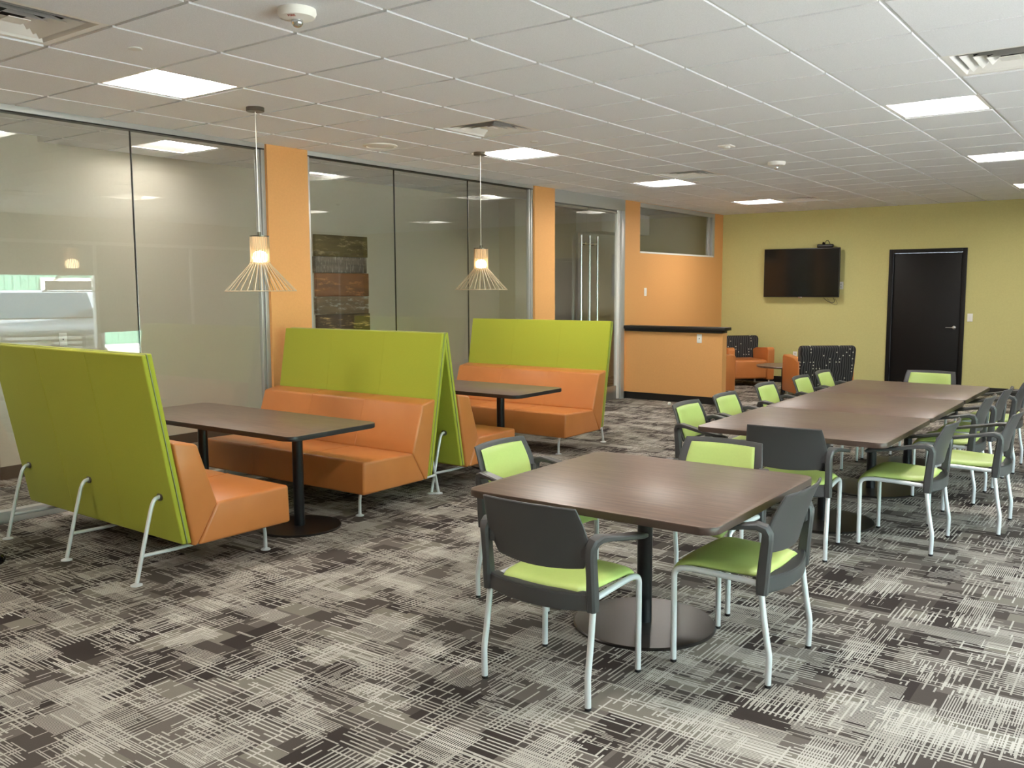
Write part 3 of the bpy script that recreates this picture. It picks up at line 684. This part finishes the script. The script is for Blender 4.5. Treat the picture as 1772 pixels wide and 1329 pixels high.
# ------------------------------------------------------------------ chairs
def chair():
    t = thing('stacking_chair', '', 'chair')
    # seat
    def seat(u, v):
        a = 2*u-1; y = -0.185+0.425*v
        hw = 0.228-0.03*(1-v)**2
        sq = 1-0.10*max(0, abs(2*v-1)-0.75)/0.25*1.0
        x = a*hw*sq
        z = 0.452-0.012*(1-a*a)*(1-v)+0.006*v
        if v > 0.72: k = (v-0.72)/0.28; z -= 0.062*k*k; y -= 0.012*k*k
        z -= 0.012*a**4
        return (x, y, z)
    bm = bmesh.new(); pad(bm, seat, 20, 24, 0.036, edge=0.10); obj('seat', bm, 'chair_vinyl', t)
    bm = bmesh.new()
    def under(u, v):
        p = seat(0.06+0.88*u, 0.03+0.92*v); return (p[0], p[1], p[2]-0.02)
    pad(bm, under, 10, 14, 0.014, edge=0.1); obj('seat_shell', bm, 'chair_plastic', t)
    # backrest shell
    def hw(z):
        k = (z-0.54)/0.25
        return 0.204+0.036*sin(min(1, k/0.45)*pi/2) if k < 0.45 else 0.240-0.022*((k-0.45)/0.55)**1.4
    def yb(a, k): return -0.183-0.03*k-0.055*k*k-0.035*(1-a*a)
    def shell(u, v):
        k = v; z = 0.54+0.25*k; a = 2*u-1
        return (a*hw(z), yb(a, k)+0.006, z-0.014*(1-a*a)*(1-k)+0.004*(1-a*a)*k)
    bm = bmesh.new(); pad(bm, shell, 24, 18, 0.012, edge=0.018); bk = obj('backrest', bm, 'chair_plastic', t)
    def bpad(u, v):
        p = shell(0.095+0.81*u, 0.07+0.84*v); return (p[0], p[1]+0.013, p[2])
    bm = bmesh.new(); pad(bm, bpad, 16, 12, 0.02, edge=0.09); obj('back_pad', bm, 'chair_vinyl', bk)
    # lower yoke
    bm = bmesh.new(); st = []
    for i in range(13):
        x = -0.25+0.5*i/12; a = x/0.25
        st.append(((x, -0.178-0.052*(1-a*a), 0.416-0.006*(1-a*a)), 0.035, 0.015))
    strap(bm, st, (0, 0, 1))
    st = [((x*0.98, y+0.012, 0.440), 0.026, 0.005) for (x, y, z), _, _ in st]
    strap(bm, st, (0, 1, 0)); obj('frame', bm, 'chair_plastic', t)
    for s in (-1, 1):
        bm = bmesh.new()
        P = [((0.249, -0.186, 0.382), .019, .022), ((0.249, -0.188, 0.44), .019, .025), ((0.249, -0.194, 0.52), .018, .023), ((0.249, -0.202, 0.60), .019, .022), ((0.251, -0.204, 0.632), .021, .021),
             ((0.256, -0.194, 0.654), .024, .018), ((0.263, -0.166, 0.664), .027, .014), ((0.271, -0.12, 0.659), .029, .011), ((0.277, -0.04, 0.643), .031, .010), ((0.279, 0.05, 0.627), .032, .010), ((0.276, 0.13, 0.613), .030, .010), ((0.273, 0.168, 0.606), .024, .008)]
        strap(bm, [((s*p[0], p[1], p[2]), a, b) for p, a, b in P], (1, 0, 0))
        box(bm, min(s*0.205, s*0.25), max(s*0.205, s*0.25), -0.207, -0.187, 0.585, 0.64, bev=0.006)
        obj('armrest', bm, 'chair_plastic', t)
        r = 0.0127
        bm = bmesh.new(); tube(bm, [(s*0.247, -0.178, 0.41), (s*0.249, -0.205, 0.22), (s*0.25, -0.222, 0.14), (s*0.25, -0.222, 0.10), (s*0.25, -0.220, 0.008)], r, 14, 2); lg = obj('leg', bm, 'leg_silver', t)
        bm = bmesh.new(); lathe(bm, [(0.011, 0), (0.0135, 0.002), (0.0135, 0.012), (0.011, 0.014)], s*0.25, -0.22, 16); obj('foot_glide', bm, 'black_plastic', lg)
        bm = bmesh.new(); tube(bm, [(s*0.236, 0.205, 0.008), (s*0.236, 0.207, 0.35), (s*0.236, 0.207, 0.405), (s*0.235, 0.175, 0.424), (s*0.235, 0.10, 0.428), (s*0.238, -0.165, 0.420)], r, 14, 2); lg = obj('leg', bm, 'leg_silver', t)
        bm = bmesh.new(); lathe(bm, [(0.011, 0), (0.0135, 0.002), (0.0135, 0.012), (0.011, 0.014)], s*0.236, 0.205, 16); obj('foot_glide', bm, 'black_plastic', lg)
    return t
ch = chair()
GS, GT = 'green chairs around the square table', 'green chairs around the long table'
spots = [
 (-1.975, 3.06, 0, 'green chair at the square table, back to us, nearest the viewer on its left', GS),
 (-1.46, 3.685, 90, 'green chair at the right side of the square table, facing left', GS),
 (-2.64, 3.85, -90, 'green chair at the left side of the square table, facing right', GS),
 (-1.93, 4.31, 180, 'green chair at the far side of the square table, facing us', GS),
 (-1.845, 5.46, 5, 'green chair at near end of the long table, its dark back toward us', GT),
 (-2.54, 5.94, -90, 'first chair on the left side of the long table, at its near corner', GT),
 (-2.52, 6.58, -90, 'second chair on the left side of the long table', GT),
 (-2.54, 7.48, -90, 'third chair on the left side of the long table', GT),
 (-2.50, 8.28, -90, 'fourth chair on the left side, in front of the patterned lounge chair', GT),
 (-2.50, 8.93, -90, 'fifth and farthest chair on the left side of the long table', GT),
 (-1.89, 9.24, 180, 'green chair at the far end of the long table, before the black door', GT),
 (-1.32, 6.00, 90, 'nearest chair on the right side of the long table', GT),
 (-1.06, 6.72, 90, 'chair pulled farthest out from the right side of the long table', GT),
 (-1.345, 7.56, 90, 'third chair on the right side of the long table, tucked in', GT),
 (-1.315, 8.22, 90, 'fourth chair on the right side of the long table', GT),
 (-1.27, 8.99, 90, 'farthest chair on the right side of the long table', GT)]
for n, (x, y, r, l, g) in enumerate(spots):
    if n == 0: ch.location = (x, y, 0); ch.rotation_euler = (0, 0, radians(r)); ch['label'] = l; ch['group'] = g
    else: dup(ch, (x, y, 0), r, l, g)

# ------------------------------------------------------------------ lounge
def armchair():
    """faces +y, centred"""
    t = thing('lounge_armchair', '', 'armchair')
    bm = bmesh.new(); box(bm, -0.28, 0.28, -0.26, 0.36, 0.12, 0.43, bev=0.035, seg=4); obj('seat', bm, 'orange_leather', t)
    for s in (-1, 1):
        bm = bmesh.new()
        prism_x(bm, [(-0.30, 0.10), (0.36, 0.10), (0.37, 0.60), (0.33, 0.635), (-0.10, 0.605), (-0.30, 0.56)], min(s*0.28, s*0.40), max(s*0.28, s*0.40), 0.02, 4)
        obj('arm', bm, 'orange_leather', t)
        for y in (0.30, -0.26):
            bm = bmesh.new(); tube(bm, [(s*0.34, y, 0.105), (s*0.34, y, 0.0)], 0.014, 12, 0); obj('leg', bm, 'leg_silver', t)
    bm = bmesh.new()
    P = [(-0.30, 0.13), (-0.22, 0.13), (-0.20, 0.40), (-0.28, 0.76), (-0.32, 0.80), (-0.40, 0.79), (-0.42, 0.75), (-0.37, 0.55)]
    prism_x(bm, P, -0.37, 0.37, 0.03, 4)
    for v in bm.verts:
        k = max(0, (v.co.z-0.45)/0.35); v.co.x *= 1.0+0.07*k-0.04*max(0, (v.co.z-0.74)/0.06); v.co.y += 0.05*(v.co.x/0.4)**2*k
    obj('backrest', bm, 'pattern', t)
    return t
a0 = armchair(); a0.location = (-5.78, 14.40, 0); a0.rotation_euler = (0, 0, radians(-135)); a0['label'] = 'orange armchair with patterned back against the green wall, facing us'; a0['group'] = 'lounge armchairs'
dup(a0, (-5.68, 12.52, 0), -37, 'orange armchair half hidden behind the low orange partition', 'lounge armchairs')
dup(a0, (-4.08, 13.0, 0), 38, 'armchair with its dark patterned back turned toward us', 'lounge armchairs')
t = thing('round_side_table', 'low round dark table between the lounge armchairs', 'table', (-4.76, 13.5, 0))
bm = bmesh.new(); lathe(bm, [(0, 0.40), (0.39, 0.40), (0.40, 0.41), (0.40, 0.425), (0.395, 0.43), (0, 0.43)], n=48); obj('tabletop', bm, 'table_laminate', t)
bm = bmesh.new(); lathe(bm, [(0.03, 0.012), (0.03, 0.40)], n=20); obj('pedestal', bm, 'pedestal', t)
bm = bmesh.new(); lathe(bm, [(0, 0), (0.24, 0), (0.24, 0.008), (0, 0.014)], n=40); obj('base_disc', bm, 'disc', t)
t = tag(obj('remote_control', B(-0.02, 0.02, -0.07, 0.07, 0, 0.018, bev=0.004), 'black_plastic', loc=(-4.55, 13.62, 0.4305)), 'small black remote lying on the low round table', 'remote')

# ------------------------------------------------------------------ television and wall things
t = thing('television', 'large black flat television mounted on the green wall', 'television', (-5.02, YF-0.135, 1.84))
tw, th = 0.625, 0.40
obj('housing', B(-tw, tw, 0.0, 0.045, -th, th, bev=0.006), 'black_plastic', t)
obj('screen', B(-tw+0.012, tw-0.012, -0.003, 0.002, -th+0.018, th-0.012), 'black_gloss', t)
obj('brand_badge', B(-0.03, 0.03, -0.004, 0.01, -th-0.012, -th+0.006, bev=0.002), 'steel', t)
obj('wall_bracket', boxes([(-0.2, 0.2, 0.045, 0.07, -0.2, 0.2), (-0.05, 0.05, 0.07, 0.134, -0.1, 0.1)]), 'black_plastic', t)
t = thing('conference_camera', 'small black camera unit standing on top of the television', 'camera', (-4.64, YF-0.11, 2.241))
bm = bmesh.new(); box(bm, -0.13, 0.13, -0.03, 0.035, 0, 0.055, bev=0.015, seg=3); obj('body', bm, 'black_plastic', t)
bm = bmesh.new(); lathe(bm, [(0.018, 0.055), (0.022, 0.075), (0.012, 0.09), (0, 0.092)], -0.03, 0, 20); obj('camera_head', bm, 'black_gloss', t)
obj('cable_loop', TB([(-0.01, 0.01, 0.05), (0.0, 0.01, 0.11), (0.04, 0.01, 0.12), (0.06, 0.01, 0.08), (0.075, 0.01, 0.05)], 0.005, 8, 2), 'black_plastic', t)
for n, (a, l) in enumerate((([(-4.66, 1.43), (-4.60, 1.38), (-4.52, 1.345), (-4.47, 1.37), (-4.50, 1.43)], 'thicker black cable looping below the television'), ([(-4.60, 1.42), (-4.52, 1.33), (-4.44, 1.31), (-4.43, 1.35), (-4.48, 1.43)], 'thin black cable hanging lowest below the television'))):
    tag(obj('cable', TB([(x, YF-0.06, z) for x, z in a], 0.004 if n == 0 else 0.0022, 8, 2), 'black_plastic'), l, 'cable', 'television cables')
def plate(name, loc, rz, label, cat, kind):
    t = thing(name, label, cat, loc, rz)   # faces -y locally
    obj('cover_plate', B(-0.037, 0.037, -0.007, 0, -0.06, 0.06, bev=0.003), 'white_plastic', t)
    if kind == 'switch': obj('rocker', B(-0.016, 0.016, -0.011, -0.006, -0.033, 0.033, bev=0.002), 'white_metal', t)
    else:
        for z in ((-0.022, 0.022) if kind == 'outlet' else (0,)): obj('socket', B(-0.006, 0.006, -0.0085, -0.006, z-0.007, z+0.007, bev=0.001), 'slot', t)
plate('light_switch', (-2.485, YF, 1.14), 0, 'white light switch on the green wall right of the black door', 'light switch', 'switch')
plate('wall_outlet', (-5.12, YF, 0.47), 0, 'white outlet on the green wall between the lounge armchairs', 'outlet', 'outlet')
plate('wall_outlet', (-4.40, YF, 1.63), 0, 'white wall plate peeking out behind television edge', 'outlet', 'outlet')
plate('wall_outlet', (-5.29, 11.62, 0.905), 0, 'white socket plate on the low orange partition under its black ledge', 'outlet', 'jack')
plate('light_switch', (XL, 12.21, 1.545), 90, 'white light switch on the orange wall below the high window', 'light switch', 'switch')

plate('wall_outlet', (XO, 4.30, 1.155), 90, 'white plate on the office wall behind the glass, left of the first glass joint', 'outlet', 'jack')
# wall art in the office
t = thing('wall_art', 'stack of five painted landscape planks hung in the glazed office', 'wall art', (XO, 7.78, 1.66))
zz = [2.255, 1.995, 1.80, 1.515, 1.30, 1.03]; off = [0.0, -0.03, 0.01, -0.01, 0.02]
for k in range(5):
    o = obj('canvas_panel', B(0, 0.045+0.01*(k % 2), -0.43+off[k]*0.5, 0.43+off[k], zz[k+1]-1.66+0.004, zz[k]-1.66, bev=0.004), 'art%d' % k, t)

tag(obj('paper_scrap', (lambda bm: (bmesh.ops.create_icosphere(bm, subdivisions=2, radius=0.022), [setattr(v, 'co', v.co*(1+0.3*random.random())) for v in bm.verts], bm)[2])(bmesh.new()), 'paper', loc=(-5.55, 11.25, 0.022)), 'small white paper scrap on carpet before the low orange partition', 'paper scrap')

# office chair mostly out of frame at left
t = thing('rolling_chair', 'rolling chair at the left edge, only its black caster in view', 'office chair', (-5.695, 2.19, 0), 20)
bm = bmesh.new(); lathe(bm, [(0, 0.07), (0.035, 0.07), (0.035, 0.12), (0.022, 0.13), (0.022, 0.42), (0, 0.42)], n=20); obj('column', bm, 'black_plastic', t)
bm = bmesh.new(); box(bm, -0.19, 0.19, -0.19, 0.19, 0.42, 0.48, bev=0.03, seg=3); obj('seat', bm, 'black_plastic', t)
for k in range(5):
    a = radians(32+72*k); ca, sa = cos(a), sin(a)
    lg = obj('base_arm', TB([(0, 0, 0.095), (0.28*ca, 0.28*sa, 0.075)], 0.014, 10, 0), 'black_plastic', t)
    bm = bmesh.new()
    for s in (-1, 1):
        b2 = bmesh.new(); lathe(b2, [(0, -0.009), (0.025, -0.009), (0.028, -0.005), (0.028, 0.005), (0.025, 0.009), (0, 0.009)], n=20)
        bmesh.ops.transform(b2, matrix=Matrix.Translation((0.28*ca-sa*s*0.014, 0.28*sa+ca*s*0.014, 0.028)) @ Matrix.Rotation(a, 4, 'Z') @ Matrix.Rotation(pi/2, 4, 'X'), verts=b2.verts)
        me = bpy.data.meshes.new('t'); b2.to_mesh(me); b2.free(); bm.from_mesh(me); bpy.data.meshes.remove(me)
    obj('caster', bm, 'black_gloss', lg)
